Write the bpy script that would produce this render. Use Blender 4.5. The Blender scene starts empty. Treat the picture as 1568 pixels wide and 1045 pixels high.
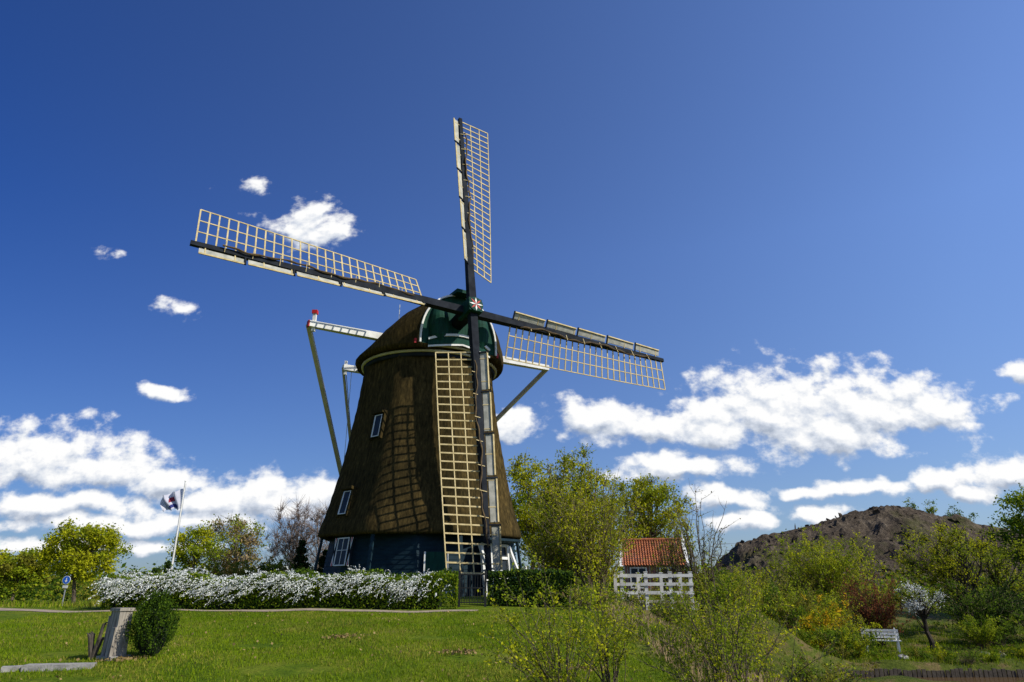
import bpy, math, numpy as np
from mathutils import Vector, Matrix
rng=np.random.default_rng(7)
scene=bpy.context.scene
def V(*a): return np.array(a,dtype=float)
def nrm(a): a=np.asarray(a,float); return a/np.linalg.norm(a)
def ss(a,b,x):
    t=np.clip((x-a)/(b-a),0,1); return t*t*(3-2*t)

# ---------------- materials ----------------
def newmat(name):
    m=bpy.data.materials.new(name); m.use_nodes=True
    nt=m.node_tree; nt.nodes.clear()
    return m,nt
def N(nt,t,**k):
    n=nt.nodes.new(t)
    for a,b in k.items(): setattr(n,a,b)
    return n
def mixrgb(nt,fac,c1,c2,blend='MIX'):
    n=nt.nodes.new('ShaderNodeMix'); n.data_type='RGBA'; n.blend_type=blend
    for i,v in ((0,fac),(6,c1),(7,c2)):
        if hasattr(v,'is_linked') or hasattr(v,'links'): nt.links.new(v,n.inputs[i])
        elif i==0: n.inputs[0].default_value=v
        else: n.inputs[i].default_value=(*v,1) if len(v)==3 else v
    return n.outputs[2]
def noise(nt,scale,detail=4,vec=None,rough=.55):
    n=nt.nodes.new('ShaderNodeTexNoise'); n.inputs['Scale'].default_value=scale
    n.inputs['Detail'].default_value=detail; n.inputs['Roughness'].default_value=rough
    if vec is not None: nt.links.new(vec,n.inputs['Vector'])
    return n
def ramp(nt,inp,stops):
    n=nt.nodes.new('ShaderNodeValToRGB'); nt.links.new(inp,n.inputs[0])
    cr=n.color_ramp
    while len(cr.elements)<len(stops): cr.elements.new(.5)
    for e,(p,c) in zip(cr.elements,stops):
        e.position=p; e.color=(*c,1) if len(c)==3 else c
    return n.outputs[0]
def objpos(nt,scale=(1,1,1)):
    g=nt.nodes.new('ShaderNodeNewGeometry'); mp=nt.nodes.new('ShaderNodeMapping')
    mp.inputs['Scale'].default_value=scale
    nt.links.new(g.outputs['Position'],mp.inputs['Vector']); return mp.outputs[0]
def simple(name,c1,c2=None,scale=3,rough=.7,bump=.0,bscale=30,stretch=(1,1,1),metal=0,bdist=.02,spec=.3):
    m,nt=newmat(name); out=N(nt,'ShaderNodeOutputMaterial'); b=N(nt,'ShaderNodeBsdfPrincipled')
    p=objpos(nt,stretch)
    if c2 is None: c2=tuple(x*.75 for x in c1)
    nz=noise(nt,scale,6,p)
    col=ramp(nt,nz.outputs[0],[(.35,c2),(.65,c1)])
    nt.links.new(col,b.inputs['Base Color']); b.inputs['Roughness'].default_value=rough
    b.inputs['Metallic'].default_value=metal; b.inputs['Specular IOR Level'].default_value=spec
    if bump>0:
        bn=N(nt,'ShaderNodeBump'); bn.inputs['Strength'].default_value=bump; bn.inputs['Distance'].default_value=bdist
        n2=noise(nt,bscale,5,p); nt.links.new(n2.outputs[0],bn.inputs['Height']); nt.links.new(bn.outputs[0],b.inputs['Normal'])
    nt.links.new(b.outputs[0],out.inputs[0]); return m
def leafmat(name,c1,c2,trans=.42,ns=.6,k=1.5):
    m,nt=newmat(name); out=N(nt,'ShaderNodeOutputMaterial')
    c1=tuple(min(.9,q*k) for q in c1); c2=tuple(min(.9,q*k) for q in c2)
    g=N(nt,'ShaderNodeNewGeometry'); nz=noise(nt,ns,3,g.outputs['Position'])
    ad=N(nt,'ShaderNodeMath',operation='MULTIPLY_ADD'); nt.links.new(g.outputs['Random Per Island'],ad.inputs[0])
    ad.inputs[1].default_value=.6
    sb=N(nt,'ShaderNodeMath',operation='SUBTRACT'); nt.links.new(nz.outputs[0],sb.inputs[0]); sb.inputs[1].default_value=.3
    nt.links.new(sb.outputs[0],ad.inputs[2])
    col=ramp(nt,ad.outputs[0],[(.1,c1),(.9,c2)])
    d=N(nt,'ShaderNodeBsdfDiffuse'); t=N(nt,'ShaderNodeBsdfTranslucent'); mx=N(nt,'ShaderNodeMixShader')
    nt.links.new(col,d.inputs[0]); nt.links.new(col,t.inputs[0]); mx.inputs[0].default_value=trans
    nt.links.new(d.outputs[0],mx.inputs[1]); nt.links.new(t.outputs[0],mx.inputs[2]); nt.links.new(mx.outputs[0],out.inputs[0])
    return m

M={}
def thatch():
    m,nt=newmat('thatch'); out=N(nt,'ShaderNodeOutputMaterial'); b=N(nt,'ShaderNodeBsdfPrincipled')
    p=objpos(nt,(1,1,.22)); n1=noise(nt,9,6,p,.7); n2=noise(nt,.7,5,objpos(nt,(1,1,.6)),.6); 
    c=ramp(nt,n1.outputs[0],[(.3,(.015,.012,.006)),(.55,(.062,.046,.019)),(.8,(.155,.108,.038))])
    c2=ramp(nt,n2.outputs[0],[(.3,(.55,.57,.55)),(.7,(1.25,1.15,.95))])
    col=mixrgb(nt,1.0,c,c2,'MULTIPLY')
    nt.links.new(col,b.inputs['Base Color']); b.inputs['Roughness'].default_value=.95
    b.inputs['Specular IOR Level'].default_value=.03
    bn=N(nt,'ShaderNodeBump'); bn.inputs['Strength'].default_value=.4; bn.inputs['Distance'].default_value=.03
    n3=noise(nt,14,5,objpos(nt,(1,1,.35)),.7)
    nt.links.new(n3.outputs[0],bn.inputs['Height']); nt.links.new(bn.outputs[0],b.inputs['Normal'])
    nt.links.new(b.outputs[0],out.inputs[0]); return m
M['thatch']=thatch()
M['teal']=simple('teal_boards',(.010,.030,.042),(.006,.018,.027),2,.7,.3,8,(1,1,4),spec=.15)
M['green']=simple('green_paint',(.010,.06,.038),(.006,.036,.024),3,.7,.3,6,(3,3,.3),spec=.12)
M['white']=simple('white_paint',(.78,.77,.72),(.60,.59,.54),2,.5,.1,20)
M['fence']=simple('weathered_white_paint',(.66,.65,.60),(.42,.41,.37),2.5,.7,.2,20)
M['cream']=simple('cream_paint',(.60,.54,.36),(.45,.39,.24),2,.6,.1,20)
M['lath']=simple('sail_lath',(.62,.50,.26),(.42,.33,.15),4,.7,spec=.15)
M['wboard']=simple('wind_board',(.48,.46,.38),(.28,.28,.23),2.5,.75,.2,12,spec=.1)
M['stock']=simple('stock_paint',(.026,.03,.036),(.014,.016,.02),2,.85,spec=.06)
M['red']=simple('red_paint',(.5,.02,.02),(.4,.015,.015),3,.6)
M['cloth']=simple('sail_cloth',(.13,.085,.035),(.06,.04,.02),4,.85)
M['black']=simple('dark_iron',(.02,.02,.02),None,3,.5)
M['glass']=simple('window_glass',(.03,.04,.05),(.02,.025,.03),2,.35,spec=.12)
M['bark']=simple('bark',(.13,.10,.07),(.06,.045,.03),6,.9,.5,25)
M['barkd']=simple('dark_bark',(.05,.038,.026),(.025,.02,.014),6,.9,.5,25)
M['twig']=simple('pale_twig',(.24,.18,.10),(.12,.09,.05),6,.8)
M['barkr']=simple('grey_twig',(.24,.18,.15),(.13,.10,.08),6,.9)
M['asph']=simple('asphalt',(.2,.19,.175),(.15,.14,.13),4,.9,.3,60)
M['pathm']=simple('gravel_path',(.34,.27,.2),(.24,.19,.14),5,.95,.3,60)
M['stone']=simple('grey_stone',(.36,.34,.30),(.2,.19,.17),7,.85,.5,25)
M['wood']=simple('weathered_wood',(.42,.38,.31),(.17,.145,.115),8,.8,.6,14,(3,3,.3))
M['woodd']=simple('dark_wood',(.085,.07,.052),(.045,.036,.026),8,.9,.5,14)
M['blue']=simple('sign_blue',(.01,.12,.55),None,3,.4)
M['grey']=simple('galvanised',(.35,.36,.37),None,3,.4,metal=.4)
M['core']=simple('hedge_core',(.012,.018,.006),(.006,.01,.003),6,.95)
L={}
L['spring']=leafmat('leaf_spring',(.16,.18,.008),(.38,.37,.014))
L['spring2']=leafmat('leaf_spring_green',(.095,.135,.008),(.25,.285,.016))
L['olive']=leafmat('leaf_olive',(.08,.083,.010),(.21,.195,.024))
L['green']=leafmat('leaf_green',(.035,.068,.006),(.11,.17,.013))
L['dark']=leafmat('leaf_dark',(.012,.028,.006),(.04,.07,.013),.2,k=1.2)
L['conif']=leafmat('leaf_conifer',(.010,.026,.010),(.035,.065,.02),.15,k=1.1)
L['red']=leafmat('leaf_red',(.08,.025,.015),(.2,.075,.035))
L['yellow']=leafmat('flower_yellow',(.5,.3,.01),(.75,.5,.02),.3,k=1.1)
L['white']=leafmat('flower_white',(.62,.64,.58),(.86,.86,.82),.2,k=1)
L['orange']=leafmat('leaf_orange',(.16,.09,.02),(.32,.2,.03))
L['brown']=leafmat('leaf_brown',(.11,.075,.03),(.26,.19,.08),.2)
L['straw']=leafmat('dry_straw',(.20,.14,.07),(.42,.32,.17),.2,k=1.1)
L['grass']=leafmat('grass_blade',(.075,.135,.005),(.205,.27,.010),.35,.5,k=1.15)
L['grassy']=leafmat('grass_yellowed',(.16,.165,.018),(.32,.29,.05),.3,.5,k=1.1)

# ---------------- mesh builder ----------------
class MB:
    def __init__(s): s.v=[];s.n=0;s.q=[];s.qm=[];s.p=[]
    def addv(s,a):
        a=np.asarray(a,float).reshape(-1,3); o=s.n; s.v.append(a); s.n+=len(a); return o
    def quads(s,vv,ff,m=0):
        o=s.addv(vv); ff=np.asarray(ff).reshape(-1,4)+o; s.q.append(ff); s.qm.append(np.full(len(ff),m))
    def poly(s,vv,m=0):
        o=s.addv(vv); s.p.append((list(range(o,o+len(vv))),m))
    def obox(s,c,ax,ay,az,m=0):
        c=np.asarray(c,float); vv=[c+i*ax+j*ay+k*az for k in(-1,1) for j in(-1,1) for i in(-1,1)]
        s.quads(vv,[[0,2,3,1],[4,5,7,6],[0,1,5,4],[2,6,7,3],[0,4,6,2],[1,3,7,5]],m)
    def box(s,c,size,m=0,rz=0):
        cx,sx=math.cos(rz),math.sin(rz)
        s.obox(c,V(cx,sx,0)*size[0]/2,V(-sx,cx,0)*size[1]/2,V(0,0,size[2]/2),m)
    def beam(s,p,q,w,t,ref=(0,0,1),m=0,w2=None,t2=None):
        p=np.asarray(p,float);q=np.asarray(q,float); d=nrm(q-p); x=np.cross(d,ref)
        if np.linalg.norm(x)<1e-4: x=np.cross(d,(1,0,0))
        x=nrm(x); y=nrm(np.cross(x,d)); w2=w if w2 is None else w2; t2=t if t2 is None else t2
        vv=[p-x*w/2-y*t/2,p+x*w/2-y*t/2,p+x*w/2+y*t/2,p-x*w/2+y*t/2,
            q-x*w2/2-y*t2/2,q+x*w2/2-y*t2/2,q+x*w2/2+y*t2/2,q-x*w2/2+y*t2/2]
        s.quads(vv,[[3,2,1,0],[4,5,6,7],[0,1,5,4],[1,2,6,5],[2,3,7,6],[3,0,4,7]],m)
    def tube(s,pts,rad,n=5,m=0):
        pts=np.asarray(pts,float); k=len(pts); rad=np.asarray(rad,float)*np.ones(k)
        d=pts[-1]-pts[0]; d=d/(np.linalg.norm(d)+1e-9)
        u=np.cross(d,(0,0,1) if abs(d[2])<.9 else (1,0,0)); u=u/np.linalg.norm(u); w=np.cross(d,u)
        a=np.arange(n)*2*math.pi/n
        ring=np.cos(a)[:,None]*u+np.sin(a)[:,None]*w
        vv=(pts[:,None,:]+rad[:,None,None]*ring[None]).reshape(-1,3)
        i=np.arange(k-1)[:,None]*n; j=np.arange(n)[None]; j2=(j+1)%n
        f=np.stack([i+j,i+j2,i+n+j2,i+n+j],-1).reshape(-1,4)
        s.quads(vv,f,m)
    def loft(s,rings,m=0,closed=True):
        rings=np.asarray(rings,float); k,n=rings.shape[:2]
        i=np.arange(k-1)[:,None]*n
        if closed: j=np.arange(n)[None]; j2=(j+1)%n
        else: j=np.arange(n-1)[None]; j2=j+1
        f=np.stack([i+j,i+j2,i+n+j2,i+n+j],-1).reshape(-1,4)
        s.quads(rings.reshape(-1,3),f,m)
    def leaves(s,P,size,m=0,r=None,asp=.32,up=0):
        P=np.asarray(P,float).reshape(-1,3); n=len(P)
        if n==0: return
        r=r or rng
        a=r.normal(size=(n,3)); a[:,2]+=up; a/=np.linalg.norm(a,axis=1)[:,None]+1e-9
        b=np.cross(a,r.normal(size=(n,3))); b/=np.linalg.norm(b,axis=1)[:,None]+1e-9
        Ls=(size*(.6+.8*r.random(n)))[:,None]
        vv=np.stack([P-a*Ls/2,P+b*Ls*asp,P+a*Ls/2,P-b*Ls*asp],1).reshape(-1,3)
        s.quads(vv,np.arange(n*4).reshape(-1,4),m)
    def obj(s,name,mats,smooth=False,parent=None):
        me=bpy.data.meshes.new(name); vv=np.concatenate(s.v)
        q=np.concatenate(s.q) if s.q else np.zeros((0,4),int)
        qm=np.concatenate(s.qm) if s.qm else np.zeros(0,int)
        st=np.arange(len(q))*4; mi=list(qm)
        extra=[];st2=[];cur=len(q)*4
        for f,m in s.p: st2.append(cur); extra+=f; cur+=len(f); mi.append(m)
        loops=np.concatenate([q.reshape(-1).astype(int),np.asarray(extra,int)]).astype(np.int32)
        st=np.concatenate([st,np.asarray(st2,int)]).astype(np.int32)
        me.vertices.add(len(vv)); me.vertices.foreach_set('co',vv.astype(np.float32).reshape(-1))
        me.loops.add(len(loops)); me.loops.foreach_set('vertex_index',loops)
        me.polygons.add(len(st)); me.polygons.foreach_set('loop_start',st)
        me.polygons.foreach_set('material_index',np.asarray(mi,np.int32))
        for m in mats: me.materials.append(m)
        me.update(calc_edges=True); 
        me.polygons.foreach_set('use_smooth',np.full(len(st),smooth))
        me.validate()
        o=bpy.data.objects.new(name,me); scene.collection.objects.link(o)
        if parent: o.parent=parent
        return o
def empty(name):
    o=bpy.data.objects.new(name,None); scene.collection.objects.link(o); return o

# ---------------- ground ----------------
def G(x,y):
    x=np.asarray(x,float); y=np.asarray(y,float)
    Lz=np.interp(y,[-50,0,5,11,13,22,30,42,60,110,400],[0,0,.05,.28,.46,1.0,1.25,1.25,.7,.1,0])
    t=ss(-12.5,-18,x)*ss(23,30,y); Lz=Lz*(1-t)+np.minimum(Lz,.5)*t
    R=np.interp(y,[-50,24,38,52,80,400],[-1.15,-1.15,-1.05,.1,0,0])
    R=R+2.0*np.exp(-((x-9.3)/2.2)**2-((y-30)/3.5)**2)
    e=np.interp(y,[0,30,36,48,80],[3,3.2,5.5,12,20])
    t=ss(e,e+3.6,x); z=Lz*(1-t)+R*t
    c1=np.clip(1-((x-(e+4.6))/1.7)**2,0,1)*ss(27.5,25.5,y)
    c2=np.clip(1-((y-26.2)/2.1)**4,0,1)*ss(7,9,x)*ss(60,50,x)
    z=z-1.0*np.maximum(c1,c2)*(x>3)
    amp=.02+.05*t*ss(200,60,y)
    z=z+amp*(np.sin(x*1.3+y*.7)+np.sin(y*1.9-x*.6)*.7+np.sin(x*3.1+1.3)*np.sin(y*2.7)*.6)
    return z
def g1(x,y): return float(G(x,y))
def axis(dense,lim,step,grow):
    a=[0]; st=step
    while a[-1]<lim:
        if a[-1]>dense: st*=grow
        a.append(a[-1]+st)
    return np.array(a)
ax=axis(32,3000,.4,1.12); xs=np.concatenate([-ax[:0:-1],ax])
ay=axis(50,3500,.4,1.1); ys=np.concatenate([-axis(6,600,.8,1.3)[:0:-1],ay])
X,Y=np.meshgrid(xs,ys); Z=G(X,Y)
mb=MB(); mb.loft(np.stack([X,Y,Z],-1),0,False)
def groundmat():
    m,nt=newmat('ground_grass'); out=N(nt,'ShaderNodeOutputMaterial'); b=N(nt,'ShaderNodeBsdfPrincipled')
    g=N(nt,'ShaderNodeNewGeometry'); P=g.outputs['Position']
    n1=noise(nt,.9,7,P,.7); n2=noise(nt,14,5,P,.7)
    lawn=ramp(nt,n1.outputs[0],[(.28,(.045,.09,.004)),(.46,(.095,.145,.007)),(.60,(.15,.18,.016)),(.72,(.21,.165,.065))])
    det=ramp(nt,n2.outputs[0],[(.3,(.45,.5,.4)),(.7,(1.35,1.3,1.25))])
    lawn=mixrgb(nt,1,lawn,det,'MULTIPLY')
    sx=N(nt,'ShaderNodeSeparateXYZ'); nt.links.new(P,sx.inputs[0])
    rough=ramp(nt,n1.outputs[0],[(.35,(.045,.065,.010)),(.5,(.08,.10,.015)),(.62,(.15,.11,.05)),(.75,(.2,.15,.08))])
    rough=mixrgb(nt,1,rough,det,'MULTIPLY')
    ad=N(nt,'ShaderNodeMath',operation='MULTIPLY_ADD'); nt.links.new(n1.outputs[0],ad.inputs[0]); ad.inputs[1].default_value=1.6; nt.links.new(sx.outputs[0],ad.inputs[2])
    mr=N(nt,'ShaderNodeMapRange'); nt.links.new(ad.outputs[0],mr.inputs[0]); mr.inputs[1].default_value=3.4; mr.inputs[2].default_value=4.4
    col=mixrgb(nt,mr.outputs[0],lawn,rough)
    m2=N(nt,'ShaderNodeMapRange'); nt.links.new(ad.outputs[0],m2.inputs[0]); m2.inputs[1].default_value=3.2; m2.inputs[2].default_value=5.2
    bd=ramp(nt,m2.outputs[0],[(0,(0,0,0)),(.3,(.85,.85,.85)),(.6,(.85,.85,.85)),(1,(0,0,0))])
    straw=mixrgb(nt,1,(.30,.21,.12),det,'MULTIPLY')
    col=mixrgb(nt,bd,col,straw)
    d=N(nt,'ShaderNodeMapRange',interpolation_type='SMOOTHSTEP'); nt.links.new(sx.outputs[2],d.inputs[0]); 
    d.inputs[1].default_value=-1.25; d.inputs[2].default_value=-1.45
    col=mixrgb(nt,d.outputs[0],col,(.045,.032,.018))
    nt.links.new(col,b.inputs['Base Color']); b.inputs['Roughness'].default_value=.95; b.inputs['Specular IOR Level'].default_value=.08
    bn=N(nt,'ShaderNodeBump'); bn.inputs['Strength'].default_value=.8; bn.inputs['Distance'].default_value=.05
    n3=noise(nt,25,5,P,.7); nt.links.new(n3.outputs[0],bn.inputs['Height']); nt.links.new(bn.outputs[0],b.inputs['Normal'])
    nt.links.new(b.outputs[0],out.inputs[0]); return m
mb.obj('ground',[groundmat()],True)

def strip(name,x0,x1,yc,w,mat,lift=.02,step=.5):
    xx=np.arange(x0,x1+.01,step); rows=[]
    for f in np.linspace(-.5,.5,5):
        y=np.array([yc(x) for x in xx])+f*w; rows.append(np.stack([xx,y,G(xx,y)+lift],-1))
    b=MB(); b.loft(rows,0,False); return b.obj(name,[mat],True)
strip('path',-26,-.9,lambda x:21.55+.02*max(0,-x-12)**2,.5,M['pathm'],.012)
strip('road',-160,-20,lambda x:36+.0*x,3.2,M['asph'],.03,1.0)
strip('path',-60,-16,lambda x:29.5+.03*(x+16),1.0,M['pathm'],.03,.7)

m,nt=newmat('ditch_water'); out=N(nt,'ShaderNodeOutputMaterial'); b=N(nt,'ShaderNodeBsdfPrincipled')
b.inputs['Base Color'].default_value=(.10,.06,.025,1); b.inputs['Roughness'].default_value=.15; b.inputs['Specular IOR Level'].default_value=.25
bn=N(nt,'ShaderNodeBump'); bn.inputs['Strength'].default_value=.15; nz=noise(nt,3,3,objpos(nt)); nt.links.new(nz.outputs[0],bn.inputs['Height']); nt.links.new(bn.outputs[0],b.inputs['Normal'])
nt.links.new(b.outputs[0],out.inputs[0])
w=MB(); w.poly([(4,-8,-1.5),(60,-8,-1.5),(60,31,-1.5),(4,31,-1.5)]); w.obj('water',[m])
w=MB()
for i in range(120):
    x=10+i*.175; w.box((x,27.95+rng.normal()*.02,-1.47),(.14,.05,.36+rng.random()*.2),0)
w.obj('ditch_edging_fence',[M['woodd']])

def blades(name,n,x0,x1,y0,y1,mats,h,cond=None,wts=(.8,.2),wd=.006):
    x=rng.uniform(x0,x1,n); y=rng.uniform(y0,y1,n)
    if cond is not None: k=cond(x,y); x=x[k];y=y[k]
    n=len(x); z=G(x,y); hh=h*(.5+rng.random(n)); a=rng.uniform(0,6.28,n)
    P=np.stack([x,y,z-.01],-1); S=np.stack([np.cos(a),np.sin(a),0*a],-1)*wd
    T=np.stack([rng.normal(size=n)*.35*hh,rng.normal(size=n)*.35*hh,hh],-1)
    vv=np.stack([P-S,P+S,P+S*.5+T,P-S*.5+T],1)
    pt=.18*(np.sin(x*1.1+y*.7)+np.sin(y*1.7-x*2.1)+np.sin(x*3.3+y*2.9)*.6)
    mi=rng.random(n)+pt<wts[0]; b=MB()
    for k,mm in ((mi,0),(~mi,1)):
        v=vv[k].reshape(-1,3); b.quads(v,np.arange(len(v)).reshape(-1,4),mm)
    return b.obj(name,mats)
def patch(x,y): return (np.sin(x*1.7+y*.9)+np.sin(y*2.3-x*.7)+np.sin(x*.6-2*y))>-2.0
blades('lawn_grass',130000,-13,3.6,9.5,21.2,[L['grass'],L['grassy']],.045,lambda x,y:(np.abs(x)<.75*y+.5)&patch(x,y)&(rng.random(len(x))<1.4-y*.035),(.8,.2))
blades('bank_grass',30000,2.6,7.5,8,27,[L['straw'],L['grass']],.18,lambda x,y:x<.62*y,(.62,.38),.008)
blades('garden_grass',24000,9,34,28.3,45,[L['grass'],L['grassy']],.13,lambda x,y:x<.8*y,(.85,.15),.014)
blades('verge_grass',14000,-32,-10,22.2,34,[L['grass'],L['grassy']],.14,lambda x,y:(-x<.8*y)&((x<-13)|(y>24.2)),(.6,.4),.012)
b=MB(); x=rng.uniform(-11,3,420); y=rng.uniform(10,21,420); 
for cx,cy in ((-3.55,15.6),(-.95,13.2),(-6.6,12.7),(1.2,12.1)):
    x=np.concatenate([x,cx+rng.normal(size=110)*.2]); y=np.concatenate([y,cy+rng.normal(size=110)*.12])
b.leaves(np.stack([x,y,G(x,y)+.04],-1),.045,0,asp=.5)
b.obj('fallen_leaves',[L['brown']])

# ---------------- WINDMILL ----------------
mill=empty('windmill')
C=V(-4.55,36.1,0); nh=V(.513,-.858,0); eh=V(.858,.513,0)
n_=nrm(V(.507,-.847,.161)); b_=nrm(V(-.082,.139,.988)); e_=nrm(np.cross(b_,n_)-b_*.030)
HUB=V(-2.12,31.9,14.8)
ZR=[3.9,4.4,5,6.5,8.4,10.5,12.75]; RR=[5.42,5.22,5.02,4.64,4.25,3.9,3.62]
def Rz(z): return float(np.interp(z,ZR,RR))
ROT=math.radians(4)
def octring(R,z,nsub=8,round_=.985):
    pts=[]
    for i in range(8*nsub):
        th=i*2*math.pi/(8*nsub)+0.0
        loc=((th+math.pi/8)%(math.pi/4))-math.pi/8
        r=R*math.cos(math.pi/8)/math.cos(loc); r=min(r,R*round_) if r>R*round_ else r
        a=th+ROT
        pts.append(C+V(math.sin(a)*r,-math.cos(a)*r,z))
    return pts
mb=MB()
zs=np.concatenate([[3.9,3.95,4.05],np.linspace(4.2,12.8,34)]); Rs=np.interp(zs,np.linspace(3.9,12.75,60),np.convolve(np.pad(np.interp(np.linspace(3.9,12.75,60),ZR,RR),4,'edge'),np.ones(9)/9,'valid'))
rings=[octring(4.9,3.92)]+[octring(5.24,3.86)]
for z,R in zip(zs[1:],Rs[1:]):
    rg=np.array(octring(R+ .012*math.sin(z*9),z)); 
    dd=(rg-C)[:, :2]; amp=(.02*np.sin(dd[:,0]*2.1+z*1.3)*np.cos(dd[:,1]*1.7-z*.8))
    rg[:,:2]+=dd/np.linalg.norm(dd,axis=1)[:,None]*amp[:,None]; rings.append(rg)
mb.loft(rings,0); mb.obj('thatched_body',[M['thatch']],True,mill)
mb=MB(); z=.6; rg=[]
while z<3.95:
    t=(z-.6)/3.35; R=5.5-.5*t
    rg.append(octring(R+.03,z,1,1.0)); rg.append(octring(R-.02,z+.2,1,1.0)); z+=.2
mb.loft(rg,0); 
for k in range(8):
    a=ROT+math.pi/8+k*math.pi/4; d=V(math.sin(a),-math.cos(a),0)
    mb.beam(C+d*5.52+V(0,0,.6),C+d*5.02+V(0,0,3.92),.16,.1,d,0)
mb.obj('boarded_base',[M['teal']],False,mill)
def facet(phi,z,off,base=False):
    ph=math.radians(phi); Nn=V(math.sin(ph),-math.cos(ph),0); T=V(math.cos(ph),math.sin(ph),0)
    f=(lambda q:(5.5-.5*(q-.6)/3.35)*.924) if base else (lambda q:Rz(q)*.924)
    U=nrm(Nn*(f(z+.4)-f(z-.4))+V(0,0,.8)); Np=np.cross(T,U)
    p=C+Nn*f(z)+T*off+V(0,0,z)
    if np.dot(Np,Nn)<0: Np=-Np
    return p,T,U,Np
mb=MB()
for z,off in ((9.0,.80),(5.35,-.30)):
    p,T,U,Np=facet(-41,z,off)
    mb.obox(p+Np*.02,T*.28,U*.58,Np*.12,1)
    mb.obox(p+Np*.12,T*.24,U*.52,Np*.03,2)
    for sgn in(-1,1): mb.obox(p+Np*.14+T*sgn*.25,T*(.02 if sgn>0 else .04),U*.56,Np*.03,0)
    for sgn in(-1,1): mb.obox(p+Np*.14+U*sgn*.54,T*.22,U*.02,Np*.028,0)
    mb.obox(p+Np*.1+U*.68,T*.42,U*.07,Np*.2,3)
    for sgn in(-1,1): mb.obox(p+Np*.06+T*sgn*.36,T*.07,U*.66,Np*.1,3)
mb.obj('thatch_windows',[M['white'],M['stock'],M['glass'],M['thatch']],False,mill)
mb=MB()
p,T,U,Np=facet(-41,3.15,-.05,True)
mb.obox(p+Np*.05,T*.42,U*.62,Np*.05,1)
for i in(-1,0,1): mb.obox(p+Np*.105+T*i*.40,T*(.025 if i else .010),U*.62,Np*.015,0)
for i in(-1,.1,1): mb.obox(p+Np*.103+U*i*.60,T*.42,U*(.025 if abs(i)==1 else .012),Np*.012,0)
for sgn in(-1,1):
    q=p+T*sgn*.60+Np*.06
    mb.obox(q,T*.10,U*.64,Np*.03,3)
    for k in(-1,1):
        o=q+Np*.034; mb.poly([o-T*.09+U*.62*k,o+T*.09+U*.62*k,o+U*.05*k],0)
        o=q+Np*.038; mb.poly([o-T*.05+U*.62*k,o+T*.05+U*.62*k,o+U*.34*k],2)
mb.obj('base_window_with_shutters',[M['white'],M['glass'],M['red'],M['stock']],False,mill)
mb=MB()
p,T,U,Np=facet(49,2.2,.15,True)
mb.obox(p+Np*.04,T*.85,U*1.25,Np*.05,1)
for i in(-1,-.36,.3,1): mb.obox(p+Np*.13+T*i*.88,T*.075,U*1.3,Np*.06,0)
for i in(-.2,.55,1.0): mb.obox(p+Np*.12+U*i*1.27,T*.9,U*.06,Np*.05,0)
for sgn in(-1,1):
    o=p+T*sgn*1.0+Np*.12; mb.beam(o+U*1.25,o+Np*.9-U*1.3,.12,.12,T,0); mb.beam(o+Np*.9+U*.2,o+Np*.9-U*1.5,.1,.1,T,0)
    mb.beam(o+U*.1,o+Np*.9+U*.1,.08,.08,T,0)
mb.obox(p+Np*.4+U*1.4,T*1.1,U*.05,Np*.42,2)
p,T,U,Np=facet(4,2.1,.9,True)
mb.obox(p+Np*.05,T*.45,U*1.0,Np*.04,3)
for sgn in(-1,1): mb.obox(p+Np*.07+T*sgn*.5,T*.035,U*1.0,Np*.05,0)
mb.obj('entrance',[M['white'],M['glass'],M['teal'],M['green']],False,mill)
mb=MB()
def cring(R,z,n=64): return [C+V(math.sin(a)*R,-math.cos(a)*R,z) for a in np.linspace(0,2*math.pi,n,endpoint=False)]
def band(R0,R1,z0,z1,m): mb.loft([cring(R0-.1,z0),cring(R0,z0+.002),cring(R1,z1),cring(R1-.4,z1+.002)],m)
band(3.56,3.60,12.6,12.78,1); band(3.70,3.72,12.79,12.90,0); band(3.55,3.55,12.91,13.02,1); band(3.84,3.86,13.03,13.12,0)
mb.obj('curb_rings',[M['cream'],M['stock']],True,mill)
def capsec(s,nn=26,grow=0):
    w=(4.05+grow)*math.sqrt(max(0.0,1-(s/4.2)**2))
    if s>1: w=max(w,1.75)
    h=2.95 if s>-.6 else 2.95*max(0,1-((-s-.6)/3.6)**1.7)**.75
    k=float(ss(0,3.4,s)); p=1.1*(1-k)+2.6*k; q=1.0*(1-k)+.55*k
    P=[]
    for i in range(nn+1):
        u=-1+2*i/nn; t=1-abs(u)
        tt=math.sin(t*math.pi/2)
        x=w*max(0,(1-tt**p))**q*(1 if u>0 else -1)
        P.append(C+nh*s+eh*x+V(0,0,13.12+h*tt))
    return P
secs=[capsec(s) for s in [-4.15,-4.05,-3.8,-3.4,-2.9,-2.3,-1.6,-.8,0,.8,1.6,2.4,3.0,3.55]]
mb=MB(); mb.loft(secs,0,False)
lip=[[s[0] for s in secs]+[s[-1] for s in secs[::-1]]]
lo=[p+V(0,0,-.2)-(p-C)*V(1,1,0)*.02 for p in lip[0]]; inn=[C+(p-C)*V(.84,.84,0)+V(0,0,13.03) for p in lip[0]]
mb.loft([lip[0],lo,inn],0,True)
mb.obj('thatched_cap',[M['thatch']],True,mill)
mb=MB(); f=capsec(3.55); fc=[C+nh*3.50+ (p-(C+nh*3.55)) for p in f]
mb.poly(fc,0)
for i in range(len(f)-1):
    mb.beam(f[i]+nh*.03,f[i+1]+nh*.03,.09,.10,nh,1)
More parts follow.
